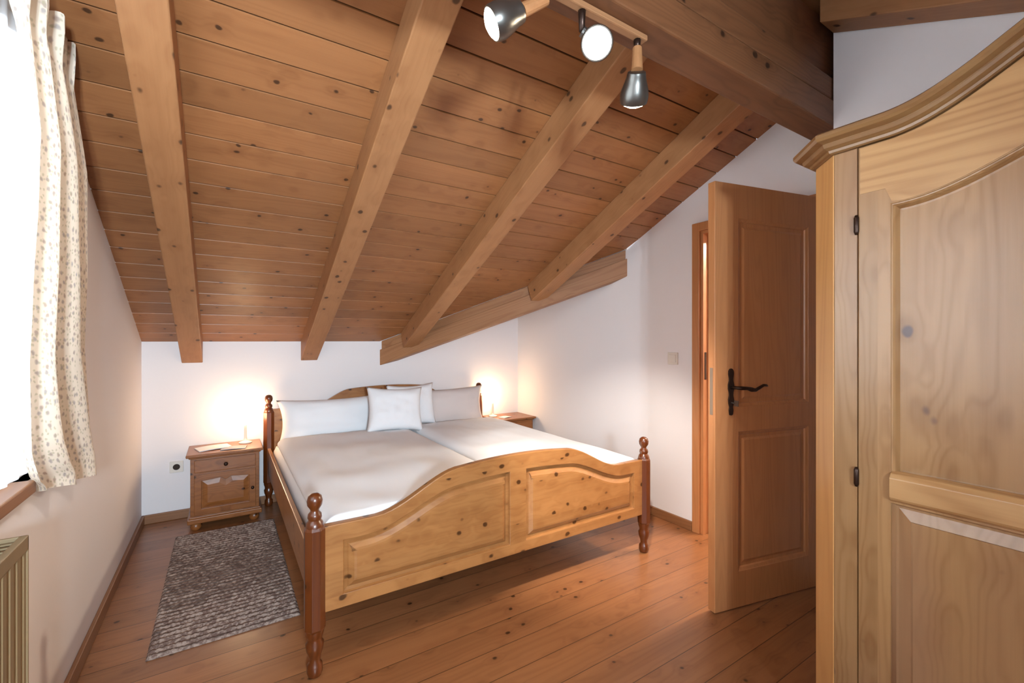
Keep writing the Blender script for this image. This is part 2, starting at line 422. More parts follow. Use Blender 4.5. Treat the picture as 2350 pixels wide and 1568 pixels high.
# valley beam: local x runs from left wall-end up to the right wall
p0 = Vector((VX, YB, zf(YB))); p1 = Vector((XR, VY, zf(VY)))
dl = p1-p0; ln = dl.length; hx = Vector((dl.x, dl.y, 0)).normalized()
back = Vector((-hx.y, hx.x, 0)).normalized()       # horizontal normal
if back.y < 0: back = -back                          # away from camera
t = thing('valley_beam', 'diagonal pine valley beam rising from the headboard wall to the right wall', 'beam', p0)
def vbeam(zt, zb, d0, d1):
    bm = bmesh.new()
    P = []
    for q in (Vector((0, 0, 0)), dl):
        for dz in (zt, zb):
            for dd in (d0, d1):
                # clip the ends on the two walls: slide along the beam so the end stays in the wall plane
                v = q+Vector((0, 0, dz))+back*dd
                if q.length < .1:
                    k = (v.y-0)/(-hx.y) if abs(hx.y) > 1e-6 else 0
                    v = v+Vector((hx.x, hx.y, dl.z/Vector((dl.x, dl.y, 0)).length))*(k if True else 0)
                else:
                    k = (dl.x-v.x)/hx.x
                    v = v+Vector((hx.x, hx.y, dl.z/Vector((dl.x, dl.y, 0)).length))*k
                P.append(bm.verts.new(v))
    for f in ((0, 1, 3, 2), (4, 6, 7, 5), (0, 4, 5, 1), (2, 3, 7, 6), (0, 2, 6, 4), (1, 5, 7, 3)):
        bm.faces.new([P[i] for i in f])
    # re-express in a frame whose x axis is the beam
    ex = dl.normalized(); ey = back; ez = ex.cross(ey)
    R = Matrix((ex, ey, ez)).transposed()
    bmesh.ops.transform(bm, matrix=R.inverted().to_4x4(), verts=bm.verts[:])
    return bm, R.to_euler()
bm, e = vbeam(-.075, -.215, 0, .12); obj('beam', bm, M['valley'], t, bevel=.004, rot=e)
bm, e = vbeam(-.002, -.078, .012, .12); obj('capping_board', bm, M['valley'], t, bevel=.003, rot=e)
# baseboards, door casing
struct('baseboard_left', bx(XL, XL+.018, YN, YB, 0, .062), M['trim'], bevel=.004)
struct('baseboard_back', bx(XL, XR, YB-.018, YB, 0, .062), M['trim_x'], bevel=.004)
struct('baseboard_right', bx(XR-.018, XR, DY1+.06, YB, 0, .062), M['trim'], bevel=.004)
def ring_u(y0, y1, z1, w):   # upside-down U
    return [(y0-w, 0), (y0, 0), (y0, z1), (y1, z1), (y1, 0), (y1+w, 0), (y1+w, z1+w), (y0-w, z1+w)]
bm = bmesh.new()
plate(bm, [ring_u(DY0, DY1, DZ, .055)], lambda u, w, d: (XR-d, u, w), -.001, .02)
struct('trim_1', bm, M['door_z'], bevel=.004)
bm = bmesh.new()
plate(bm, [ring_u(DY0+.02, DY1-.02, DZ-.02, .02)], lambda u, w, d: (XR+d, u, w), -.005, .21)
plate(bm, [ring_u(DY0+.035, DY1-.035, DZ-.035, .016)], lambda u, w, d: (XR+d, u, w), .05, .21)
struct('trim_2', bm, M['door_z'], bevel=.002)
o = obj('strike_plate', bx(XR+.008, XR+.03, DY1-.0215, DY1-.0195, 1.02, 1.20), M['iron']); 
tag(o, 'small dark metal strike plate on the door jamb', 'strike plate')
# hallway beyond the door
bm = bx(4.5, 4.6, YN, YB, 0, 2.4); box(bm, XR+.2, 4.6, YB-.6, YB-.5, 0, 2.4); box(bm, XR+.2, 4.6, -.1, 0, 0, 2.4)
struct('wall_hall', bm, M['plaster'])
struct('ceiling', bx(XR+.2, 4.6, -.1, YB-.5, 2.4, 2.45), M['plaster'])
# windows
def window(name, fn, y0, y1, z0, z1, depth):
    r = D.objects.new(name, None); C.objects.link(r); r['kind'] = 'structure'
    bm = bmesh.new(); f = .055; ym = (y0+y1)/2
    plate(bm, [[(y0, z0), (y1, z0), (y1, z1), (y0, z1)], [(y0+f, z0+f), (ym-.03, z0+f), (ym-.03, z1-f), (y0+f, z1-f)], [(ym+.03, z0+f), (y1-f, z0+f), (y1-f, z1-f), (ym+.03, z1-f)]], fn, depth, depth+.05)
    obj('window_frame', bm, M['trim'], r, bevel=.004)
    bm = bmesh.new(); plate(bm, [[(y0+f, z0+f), (y1-f, z0+f), (y1-f, z1-f), (y0+f, z1-f)]], fn, depth+.022, depth+.027)
    obj('pane', bm, M['glass'], r)
    return r
w1 = window('window_1', fnL, WY0, WY1, WZ0, WZ1, .14)
bm = bx(XL-.14, XL, WY0, WY1, .866, .90)
box(bm, XL, -.43, WY0-.03, 1.73, .866, .90)
obj('window_sill', bm, M['trim'], w1, bevel=.004)
window('added_fill_window', lambda u, w, d: (u, YN-d, w), -.26, .10, 1.28, 1.64, .1)  # unseen window added behind the camera to bring in cool fill light
# ------------------------------------------------------------------ curtains
def interp(tab, z):
    for (z0, a), (z1, b) in zip(tab, tab[1:]):
        if z0 >= z >= z1:
            k = (z0-z)/(z0-z1); k = k*k*(3-2*k) if False else k
            return a+(b-a)*k
    return tab[-1][1]
LEFT = [(2.21, 1.54), (2.15, 1.55), (1.834, 1.675), (1.54, 1.635), (1.227, 1.60), (.987, 1.63), (.90, 1.70), (.87, 1.755), (.76, 1.77)]
RIGHT = [(2.21, 1.95), (2.15, 1.96), (1.868, 2.15), (1.25, 2.20), (.95, 2.31), (.76, 2.36)]
bm = bmesh.new(); uvl = bm.loops.layers.uv.new('UVMap')
NU, NV = 150, 70; grid = []; uvs = {}
for j in range(NV+1):
    row = []
    for i in range(NU+1):
        tt = i/NU; v = j/NV
        zt = 2.205 if True else 0
        zb = .862-.04*min(1, tt/.3)-.06*max(0, (tt-.3)/.7)
        z = zt+(zb-zt)*v
        y0, y1 = interp(LEFT, z), interp(RIGHT, z)
        ph = 2*PI*(3.2*tt+.35*math.sin(3*tt+1.5*v)+.1*noise.noise((tt*4, v*2, 1)))+.4
        amp = .034*(.75+.25*v)
        x = -.424+amp*math.sin(ph)*(0.6+.4*math.sin(PI*tt))
        y = y0+(y1-y0)*tt+.012*math.sin(ph*1.0+1.2)
        top = max(0, 1-v/.09)
        if top > 0:
            x += .016*math.sin(2*PI*13*tt)*min(1, top*1.6); x += .02*top*0
            z += .014*math.sin(2*PI*13*tt+1)*top + (.008*noise.noise((tt*30, 3, 1)))*top
        x += .004*noise.noise((tt*9, v*5, 7))
        x = max(-.460, x)
        vv = bm.verts.new((x, y, z)); row.append(vv); uvs[vv] = (tt*1.25, (1-v)*1.4)
    grid.append(row)
for j in range(NV):
    for i in range(NU):
        f = bm.faces.new((grid[j][i], grid[j][i+1], grid[j+1][i+1], grid[j+1][i]))
        for l in f.loops: l[uvl].uv = uvs[l.vert]
o = obj('curtain', bm, M['curtain'], smooth=True)
tag(o, 'cream cotton curtain printed with small flowers gathered beside the window', 'curtain')
bm = bmesh.new(); grid = []
for j in range(13):
    row = []
    for i in range(260):
        y = .12+1.84*i/259; z = 2.15-(2.15-.904)*j/12
        row.append(bm.verts.new((-.4715+.0045*math.sin(y*95+.6*math.sin(y*31)), y, z)))
    grid.append(row)
for j in range(12):
    for i in range(259): bm.faces.new((grid[j][i], grid[j][i+1], grid[j+1][i+1], grid[j+1][i]))
tag(obj('sheer_curtain', bm, M['sheer'], smooth=True), 'bright white sheer curtain covering the window', 'curtain')
t = thing('curtain_rod', 'thin curtain rod under the sloped ceiling carrying the flowered curtain', 'curtain rod', (-.43, 1, 2.165))
bm = bmesh.new(); tube(bm, [(0, -.95, 0), (0, .52, 0)], .009, 12); obj('rod', bm, M['iron'], t, smooth=True)
for y in (-.8, .5):
    obj('bracket', bx(-.05, .004, y-.008, y+.008, -.008, .008), M['iron'], t)
# ------------------------------------------------------------------ radiator
t = thing('radiator', 'shade-darkened ribbed panel radiator mounted below the window sill', 'radiator', (-.43, .95, .12))
bm = bmesh.new(); y = -.59
pts = []
while y < .585:
    pts += [(.031, y), (.031, y+.02), (.024, y+.026), (.024, y+.034)]; y += .04
prev = None
for x, yy in pts:
    a = bm.verts.new((x, yy, .01)); b = bm.verts.new((x, yy, .66))
    if prev: bm.faces.new((prev[0], a, b, prev[1]))
    prev = (a, b)
box(bm, -.028, .022, -.59, .59, .01, .66)
obj('front_panel', bm, M['radiator'], t)
bm = bx(.018, .034, -.592, .592, .655, .69); box(bm, -.034, -.024, -.592, .592, .64, .69); box(bm, -.034, .034, -.592, -.585, .02, .69); box(bm, -.034, .034, .585, .592, .02, .69)
obj('casing', bm, M['radiator'], t, bevel=.002)
bm = bmesh.new()
for k in range(46): box(bm, -.024, .018, -.578+k*.0255, -.570+k*.0255, .668, .682)
obj('grille', bm, M['radiator'], t)
for yy in (-.45, .45): obj('wall_bracket', bx(-.05, -.034, yy-.02, yy+.02, .5, .56), M['radiator'], t)
# ------------------------------------------------------------------ bed
BX0, BX1, BYF, BYH = .292, 2.136, 1.845, 3.93
bed = thing('bed', 'wide pine double bed with arched panelled footboard and turned posts', 'bed', (1.214, 2.9, 0))
def W(bm, t=bed):
    bmesh.ops.translate(bm, verts=bm.verts[:], vec=-Vector(t.location)); return bm
def archz(x, lo, hi, a, b, c=1.214):
    d = abs(x-c)
    if d <= b: return hi-(hi-lo)*.10*(d/b)**2
    if d >= a: return lo
    k = (a-d)/(a-b); return lo+(hi*1-(hi-lo)*.10-lo)*(k*k*(3-2*k))
def board(name, y0, y1, z0, lo, hi, plo, phi, pz0):
    top = lambda x: archz(x, lo, hi, .70, .30)
    ptop = lambda x: archz(x, plo, phi, .74, .30)
    xs = [BX0+.02+(BX1-BX0-.04)*i/60 for i in range(61)]
    outer = [(xs[0], z0), (xs[-1], z0)]+[(x, top(x)) for x in reversed(xs)]
    holes = []
    for xa, xb in ((.395, 1.165), (1.263, 2.033)):
        q = [xa+(xb-xa)*i/26 for i in range(27)]
        holes.append([(xa, pz0), (xb, pz0)]+[(x, ptop(x)) for x in reversed(q)])
    bm = bmesh.new(); fn = lambda u, w, d: (u, y0+d, w)
    plate(bm, [outer]+holes, fn, 0, y1-y0)
    b = obj(name, W(bm), M['bed_x'], bed, bevel=.004)
    for h in holes:
        bm = bmesh.new()
        loft2d(bm, [(inset(h, -.001), .003), (inset(h, .003), .015), (inset(h, .016), .017), (inset(h, .021), .012), (inset(h, .040), .001), (inset(h, .05), .0)], fn)
        loft2d(bm, [(inset(h, -.001), .003), (inset(h, -.001), y1-y0-.006)], fn)
        p = obj('raised_panel', W(bm), M['bed_x'], b)
    return b
board('footboard', BYF-.017, BYF+.017, .235, .565, .722, .495, .640, .288)
# headboard: higher, plainer
def hb(x): return archz(x, .745, .885, .62, .30)
xs = [BX0+.02+(BX1-BX0-.04)*i/60 for i in range(61)]
bm = bmesh.new(); plate(bm, [[(xs[0], .25), (xs[-1], .25)]+[(x, hb(x)) for x in reversed(xs)], [(.42, .55), (1.16, .55), (1.16, .72), (.80, .72), (.42, .68)], [(1.27, .55), (2.0, .55), (2.0, .68), (1.62, .72), (1.27, .72)]], lambda u, w, d: (u, BYH-.012+d, w), 0, .028)
h = obj('headboard', W(bm), M['bed_x'], bed, bevel=.003)
bm = bx(.40, 2.02, BYH-.004, BYH+.008, .53, .735); obj('backing_panel', W(bm), M['bed_x'], h)
PF = [(.012, 0), (.024, .004), (.029, .02), (.027, .045), (.019, .055), (.021, .075), (.03, .10), (.033, .125), (.026, .135), (.028, .15), (.033, .165)]
def post(x, y, ztop, zs, zb=0, rs=1.0):
    bm = bmesh.new(); k = ztop
    prof = [(r*rs, z) for r, z in PF]
    prof += [(.0, 0)]*0
    lo = prof
    up = [(.033, zs), (.029, zs+.012), (.022, zs+.022), (.026, zs+.032), (.024, zs+.045), (.015, zs+.055), (.016, zs+.062), (.0265, zs+.078), (.0285, zs+.095), (.024, zs+.112), (.013, zs+.121), (0, zs+.123)]
    lathe(bm, [(0, 0)]+[(r, z) for r, z in lo]+[(.033, .18)]+[(.033, zs-.02)]+[(r, z) for r, z in up], x, y, 28)
    # flats: squared faceted shaft between the turned ends
    o = obj('bed_post', W(bm), M['bed_z'], bed, smooth=True)
    m = o.modifiers.new('es', 'EDGE_SPLIT'); m.split_angle = math.radians(50)
    bm = bmesh.new()
    lathe(bm, [(.033, .172), (.0395, .185), (.0395, zs-.014), (.034, zs-.002)], 0, 0, 8, Matrix.Translation((x, y, 0)) @ Matrix.Rotation(PI/8, 4, 'Z'))
    obj('shaft', W(bm), M['bed_z'], o, bevel=.002)
    return o
post(BX0, BYF, .69, .573); post(BX1, BYF, .69, .573)
post(BX0, BYH, .86, .735); post(BX1, BYH, .86, .735)
for x in (BX0-.012, BX1-.012):
    obj('side_rail', W(bx(x, x+.024, BYF+.03, BYH-.03, .27, .45)), M['bed_y'], bed, bevel=.004)
bm = bmesh.new()
for k in range(14): box(bm, BX0+.02, BX1-.02, 2.0+k*.135, 2.07+k*.135, .262, .282)
o = obj('slats', W(bm), M['bed_x'], bed); o['kind'] = 'stuff'
# mattress
def rbox(bm, x0, x1, y0, y1, z0, z1, r=.05, nx=30, ny=40, amp=0, seed=0, dome=0, drop=None, foot=1):
    top = []; bot = []
    for j in range(ny+1):
        rt = []; rb = []
        for i in range(nx+1):
            u = i/nx; v = j/ny
            # concentrate samples near the rim
            uu = .5-.5*math.cos(PI*u); vv = .5-.5*math.cos(PI*v)
            x = x0+(x1-x0)*uu; y = y0+(y1-y0)*vv
            d = min(x-x0, x1-x, (y-y0)*foot, y1-y)
            k = min(1, d/r); k = math.sqrt(max(0, 1-(1-k)**2))
            zm = (z0+z1)/2
            n_ = noise.noise((x*2.6+seed, y*3.1, seed))*.6+noise.noise((x*7+seed, y*3+seed, 2))*.25+noise.noise((x*16+seed, y*5, 5))*.10
            zz = zm+(z1-zm)*k+amp*n_*min(1, d/(2*r))+dome*math.sin(PI*uu)*math.sin(PI*vv)
            if drop: zz += drop(x, y)
            rt.append(bm.verts.new((x, y, zz)))
            rb.append(rt[-1] if (i in (0, nx) or j in (0, ny)) else bm.verts.new((x, y, zm-(zm-z0)*k)))
        top.append(rt); bot.append(rb)
    for j in range(ny):
        for i in range(nx):
            bm.faces.new((top[j][i], top[j][i+1], top[j+1][i+1], top[j+1][i]))
            try: bm.faces.new((bot[j][i], bot[j+1][i], bot[j+1][i+1], bot[j][i+1]))
            except ValueError: pass
bm = bmesh.new(); rbox(bm, .318, 2.11, 1.872, 3.905, .284, .475, .04)
tag(obj('mattress', bm, M['linen'], smooth=True), 'white sheeted double mattress inside the pine bed frame', 'mattress')
def duvet(x0, x1, seed, label, y1=3.60):
    bm = bmesh.new()
    rbox(bm, x0, x1, 1.866, y1, .482, .582, .075, 60, 100, .030, seed, .012, foot=2.5)
    o = obj('duvet', bm, M['linen'], smooth=True)
    return tag(o, label, 'duvet', 'duvets on the bed')
duvet(.322, 1.262, 3, 'white duvet on the window side of the bed')
duvet(1.300, 2.100, 11, 'white duvet on the door side of the bed')
# pillows: lens-shaped cushions with pinched corners, built in a local x-z plane facing -y
def pillow(name, w, h, th, loc, rot, mat, label, seed, cat='pillow'):
    bm = bmesh.new(); n_ = 26; F = []; B = []
    for j in range(n_+1):
        f = []; b = []
        for i in range(n_+1):
            u = -1+2*i/n_; v = -1+2*j/n_
            cu = 1-.10*(1-v*v)*abs(u)**3; cv = 1-.12*(1-u*u)*abs(v)**3
            x = u*w/2*cu; z = v*h/2*cv
            t_ = th/2*((1-u**4)**.6)*((1-v**4)**.6)
            wr = noise.noise((u*2+seed, v*2.4, seed))*.012+noise.noise((u*5+seed, v*4, 1))*.006
            wr *= (1-u**4)*(1-v**4)
            f.append(bm.verts.new((x, -t_-wr, z)))
            b.append(f[-1] if (i in (0, n_) or j in (0, n_)) else bm.verts.new((x, t_*.8, z)))
        F.append(f); B.append(b)
    for j in range(n_):
        for i in range(n_):
            bm.faces.new((F[j][i], F[j][i+1], F[j+1][i+1], F[j+1][i]))
            try: bm.faces.new((B[j][i], B[j+1][i], B[j+1][i+1], B[j][i+1]))
            except ValueError: pass
    o = obj(name, bm, mat, smooth=True, loc=loc, rot=rot)
    return tag(o, label, cat, 'pillows at the head of the bed')
pillow('pillow', .78, .345, .19, (.72, 3.74, .66), (-.22, 0, 0), M['linen'], 'wide white pillow standing at the left side of the headboard', 4)
pillow('pillow', .80, .37, .17, (1.70, 3.77, .665), (-.16, 0, 0), M['linen_shaded'], 'large pillow in shade-toned linen at the right side of the headboard', 9)
pillow('cushion', .42, .36, .13, (1.33, 3.625, .735), (-.20, 0, .05), M['linen'], 'small white cushion standing in front of the shade-toned right pillow', 14)
pillow('cushion', .44, .36, .13, (1.14, 3.475, .735), (-.32, .05, -.10), M['linen'], 'small white cushion leaning in front, at the middle of the bed', 21)
# ------------------------------------------------------------------ nightstand
def make_nightstand(loc, label):
    t = thing('nightstand', label, 'nightstand', loc, group='pine nightstands beside the bed')
    w = .20; y0 = -.155; y1 = .155
    obj('body', bx(-w, w, y0, y1, .085, .492), M['night'], t, bevel=.003)
    bm = bx(-w-.016, w+.016, y0-.020, y1, .055, .088); box(bm, -w-.008, w+.008, y0-.010, y1, .086, .098)
    obj('base_moulding', bm, M['night'], t, bevel=.005)
    bm = bx(-w-.024, w+.024, y0-.026, y1+.005, .497, .517); box(bm, -w-.010, w+.010, y0-.012, y1, .486, .498)
    obj('top', bm, M['night'], t, bevel=.006)
    fn = lambda u, w_, d: (u, y0-d, w_)
    dr = obj('drawer', bx(-w+.022, w-.022, y0-.012, y0+.003, .392, .476), M['night'], t, bevel=.004)
    bm = bmesh.new(); lathe(bm, [(0, 0), (.007, 0), (.006, .01), (.013, .018), (.012, .026), (0, .03)], 0, 0, 16, Matrix.Translation((0, y0-.010, .434)) @ Matrix.Rotation(PI/2, 4, 'X'))
    obj('knob', bm, M['iron'], dr, smooth=True)
    bm = bmesh.new(); o_ = [(-w+.022, .108), (w-.022, .108), (w-.022, .378), (-w+.022, .378)]
    # door frame whose top edge dips to a point like a split pediment
    hl = [(-w+.062, .15), (w-.062, .15), (w-.062, .335), (0.03, .345), (0, .325), (-.03, .345), (-w+.062, .335)]
    plate(bm, [o_, hl], fn, 0.0, .014)
    d = obj('door', bm, M['night'], t, bevel=.003)
    bm = bmesh.new(); loft2d(bm, [(inset(hl, -.001), .002), (inset(hl, .006), .003), (inset(hl, .034), .012)], fn)
    obj('raised_panel', bm, M['night'], d)
    bm = bmesh.new(); lathe(bm, [(0, 0), (.006, 0), (.005, .008), (.011, .015), (.010, .022), (0, .025)], 0, 0, 16, Matrix.Translation((w-.042, y0-.014, .245)) @ Matrix.Rotation(PI/2, 4, 'X'))
    obj('knob', bm, M['iron'], d, smooth=True)
    for sx in (-1, 1):
        for yy in (y0+.028, y1-.035):
            bm = bmesh.new(); lathe(bm, [(0, 0), (.018, 0), (.029, .012), (.033, .028), (.027, .045), (.018, .056), (0, .056)], sx*(w-.03), yy, 20)
            obj('foot', bm, M['night'], t, smooth=True)
    return t
def dup(root, loc, label, scale=None):
    r = root.copy(); C.objects.link(r); r.location = loc; r['label'] = label
    for ch in list(root.children):
        c = ch.copy(); C.objects.link(c); c.parent = r
        for g in list(ch.children):
            q = g.copy(); C.objects.link(q); q.parent = c
    return r
ns = make_nightstand((.012, 3.815, 0), 'pine nightstand between the window wall and the bed, fully visible')
dup(ns, (2.405, 3.815, 0), 'pine nightstand behind the bed in the far right corner')
# lamps
def make_lamp(loc, label):
    t = thing('bedside_lamp', label, 'lamp', loc, group='lit bedside lamps')
    bm = bmesh.new(); lathe(bm, [(0, 0), (.042, 0), (.044, .006), (.03, .012), (.012, .018), (.009, .04), (.009, .14), (.014, .145), (0, .147)], 0, 0, 24)
    obj('base', bm, M['plastic'], t, smooth=True)
    bm = bmesh.new(); lathe(bm, [(0, .142), (.03, .144), (.052, .165), (.06, .19), (.056, .225), (.04, .255), (.018, .268), (0, .27)], 0, 0, 24)
    obj('lamp_shade', bm, M['lampglow'], t, smooth=True, label='glowing opal glass shade')
    return t
lp = make_lamp((.135, 3.87, .517), 'small glowing bedside lamp on the left nightstand')
dup(lp, (2.265, 3.87, .517), 'small glowing bedside lamp on the right nightstand')
# leaflets
def sheet(name, w, h, th, loc, rz, mat, label, bend=0):
    bm = bmesh.new(); nx = 12; vt = []; vb = []
    for j in (0, 1):
        for i in range(nx+1):
            x = -w/2+w*i/nx; z = th+bend*math.sin(PI*i/nx)
            vt.append(bm.verts.new((x, -h/2+h*j, z))); vb.append(bm.verts.new((x, -h/2+h*j, z-th)))
    for i in range(nx):
        a, b, c, d = i, i+1, i+nx+2, i+nx+1
        bm.faces.new((vt[a], vt[b], vt[c], vt[d])); bm.faces.new((vb[a], vb[d], vb[c], vb[b]))
        bm.faces.new((vt[a], vb[a], vb[b], vt[b])); bm.faces.new((vt[d], vt[c], vb[c], vb[d]))
    bm.faces.new((vt[0], vt[nx+1], vb[nx+1], vb[0])); bm.faces.new((vt[nx], vb[nx], vb[2*nx+1], vt[2*nx+1]))
    return tag(obj(name, bm, mat, loc=loc, rot=(0, 0, rz)), label, name)
sheet('magazine', .20, .14, .005, (-.06, 3.80, .5175), .25, M['paper'], 'pale magazine lying on the left nightstand', .004)
sheet('leaflet', .15, .10, .004, (.06, 3.72, .5175), -.15, M['paper_grey'], 'grey folded leaflet lying on the left nightstand front edge', .003)
sheet('leaflet', .11, .08, .003, (2.34, 3.76, .5175), .3, M['paper'], 'small pale leaflet lying on the right nightstand', .003)
# ------------------------------------------------------------------ rug
bm = bmesh.new(); x0, x1, y0, y1 = -.262, .30, 2.285, 3.61
nx, ny = 120, 240; g = []
for j in range(ny+1):
    r = []
    for i in range(nx+1):
        u = i/nx; v = j/ny; x = x0+(x1-x0)*u; y = y0+(y1-y0)*v
        row = math.sin(2*PI*(v*38+.12*noise.noise((u*4, v*30, 2))))
        br = math.sin(2*PI*(u*26)+PI*math.floor(v*38+.25))
        e = min(1, min(u, 1-u)*60, min(v, 1-v)*80)
        z = .004+e*(.007+.0035*row+.0015*br+.002*noise.noise((u*30, v*60, 4)))
        r.append(bm.verts.new((x, y, z)))
    g.append(r)
for j in range(ny):
    for i in range(nx): bm.faces.new((g[j][i], g[j][i+1], g[j+1][i+1], g[j+1][i]))
box(bm, x0, x1, y0, y1, .0, .004)
tag(obj('rug', bm, M['rug'], smooth=True), 'brown woven wool bedside rug on the plank floor', 'rug')
# ------------------------------------------------------------------ switch and socket
t = thing('light_switch', 'cream light switch on the white wall beside the door', 'light switch', (XR, 2.026, 1.152))
obj('plate', bx(-.010, 0, -.042, .042, -.042, .042), M['plastic'], t, bevel=.003)
obj('rocker', bx(-.015, -.009, -.028, .028, -.028, .028), M['plastic'], t, bevel=.003)
t = thing('wall_socket', 'power socket on the wall left of the nightstand', 'socket', (-.285, YB, .373))
obj('plate', bx(-.04, .04, -.011, 0, -.04, .04), M['plastic'], t, bevel=.003)
bm = bmesh.new(); lathe(bm, [(0, 0), (.021, 0), (.021, .004), (0, .004)], 0, 0, 24, Matrix.Translation((0, -.0095, 0)) @ Matrix.Rotation(PI/2, 4, 'X'))
obj('recess', bm, M['dark'], t)
# ------------------------------------------------------------------ room door (open leaf)
HP = Vector((1.918, 1.238, 0)); Dv = Vector((.976, -.217, 0)).normalized()
rz = math.atan2(Dv.y, Dv.x)
door = D.objects.new('door_1', None); C.objects.link(door); door['kind'] = 'structure'
door.location = HP; door.rotation_euler = (0, 0, rz)
LW, LH = .752, 2.022
fd = lambda u, w, d: (u, d, w)          # camera side is local -y
fdb = lambda u, w, d: (u, .042-d, w)
h1 = [(.146, .965), (.612, .965), (.612, 1.858), (.146, 1.858)]; h2 = [(.146, .18), (.612, .18), (.612, .842), (.146, .842)]
bm = bmesh.new(); plate(bm, [[(0, .008), (LW, .008), (LW, LH), (0, LH)], h1, h2], fd, 0, .042)
leaf = obj('door_leaf', bm, M['door_z'], door, bevel=.003)
for h in (h1, h2):
    for ff in (fd, fdb):
        bm = bmesh.new(); loft2d(bm, [(inset(h, -.001), .002), (inset(h, .012), .007), (inset(h, .016), .014), (inset(h, .032), .014), (inset(h, .044), .009), (inset(h, .05), .009)], ff)
        obj('panel', bm, M['door_z'], leaf)
bm = bmesh.new()
esc = [(0, .925), (.010, .928), (.013, .95), (.010, .965), (.015, .98), (.017, 1.0), (.012, 1.02), (.013, 1.035), (.018, 1.05), (.018, 1.07), (.012, 1.09), (.012, 1.10), (.016, 1.12), (.015, 1.135), (.008, 1.145), (0, 1.147)]
lp_ = [(.095+a, b) for a, b in esc]+[(.095-a, b) for a, b in reversed(esc[1:-1])]
plate(bm, [lp_], lambda u, w, d: (u, -d, w), -.0005, .006)
hd = obj('door_handle', bm, M['iron'], door, bevel=.0015)
bm = bmesh.new(); tube(bm, [(.095, -.004, 1.058), (.095, -.045, 1.058), (.103, -.052, 1.058), (.14, -.054, 1.056), (.165, -.054, 1.050), (.19, -.054, 1.046), (.215, -.054, 1.056), (.24, -.054, 1.067), (.262, -.052, 1.066), (.272, -.05, 1.062)], [.008, .008, .009, .008, .011, .008, .0075, .0065, .006, .003], 12)
obj('lever', bm, M['iron'], hd, smooth=True)
bm = bmesh.new(); tube(bm, [(.095, .04, 1.058), (.095, .085, 1.058), (.11, .09, 1.058), (.15, .09, 1.053), (.19, .09, 1.06)], [.008, .008, .008, .007, .004], 12)
obj('lever', bm, M['iron'], hd, smooth=True)
bm = bmesh.new(); tube(bm, [(.095, -.004, .985), (.095, -.025, .985)], [.004, .004], 8); box(bm, .0935, .0965, -.045, -.022, .972, .998)
obj('key', bm, M['spot'], hd)
obj('lock_face', bx(-.001, .002, .012, .030, .93, 1.15), M['rubber'], leaf)
# ------------------------------------------------------------------ wardrobe
FX, YH, CH = 1.545, .693, .083
wd = thing('wardrobe', 'tall pine wardrobe with curved crown moulding and panelled doors', 'wardrobe', (1.86, 0, 0))
def WW(bm): return W(bm, wd)
def crown(y): return .18*(math.cos(PI*y/.48)+1)/2 if abs(y) < .48 else 0
XB = 2.17
bm = bmesh.new()
plan = [(FX+.036, YH-CH+.012), (FX+CH+.016, YH-.002), (XB, YH-.002), (XB, -YH+.002), (FX+CH+.016, -YH+.002), (FX+.036, -YH+CH-.012)]
plate(bm, [plan], lambda u, w, d: (u, w, d), .10, 1.838)
obj('body', WW(bm), M['ward_lit'], wd)
# front face frame with arched top
ys = [(YH-CH)*(1-2*i/80) for i in range(81)]
fw = lambda u, w, d: (FX+d, u, w)
def dtop(y): return 1.838+crown(y)-.003
bm = bmesh.new(); plate(bm, [[(ys[0], .10), (ys[-1], .10)]+[(y, dtop(y)+.004) for y in reversed(ys)], ], fw, .025, .035)
obj('face_frame', WW(bm), M['ward_z'], wd)
for sg in (1, -1):
    a, b = sorted((sg*.5485, sg*.609))
    obj('corner_stile', WW(bx(FX, FX+.016, a, b, .10, 1.838)), M['ward_z'], wd, bevel=.003)
    # canted corner board
    bm = bmesh.new(); q0 = Vector((FX, sg*(YH-CH), 0)); q1 = Vector((FX+CH, sg*YH, 0)); dd = (q1-q0).normalized(); nn = Vector((-dd.y, dd.x, 0))*sg
    if nn.x > 0: nn = -nn
    pl = [q0+dd*.001, q1, q1-nn*.012+dd*0, q0-nn*.012]
    lo = [bm.verts.new((p.x, p.y, .10)) for p in pl]; hi = [bm.verts.new((p.x, p.y, 1.838)) for p in pl]
    bm.faces.new(lo); bm.faces.new(hi)
    for i in range(4): bm.faces.new((lo[i], lo[(i+1) % 4], hi[(i+1) % 4], hi[i]))
    obj('canted_corner', WW(bm), M['ward_lit'], wd, bevel=.002, label='canted corner board with warm light in its colour')
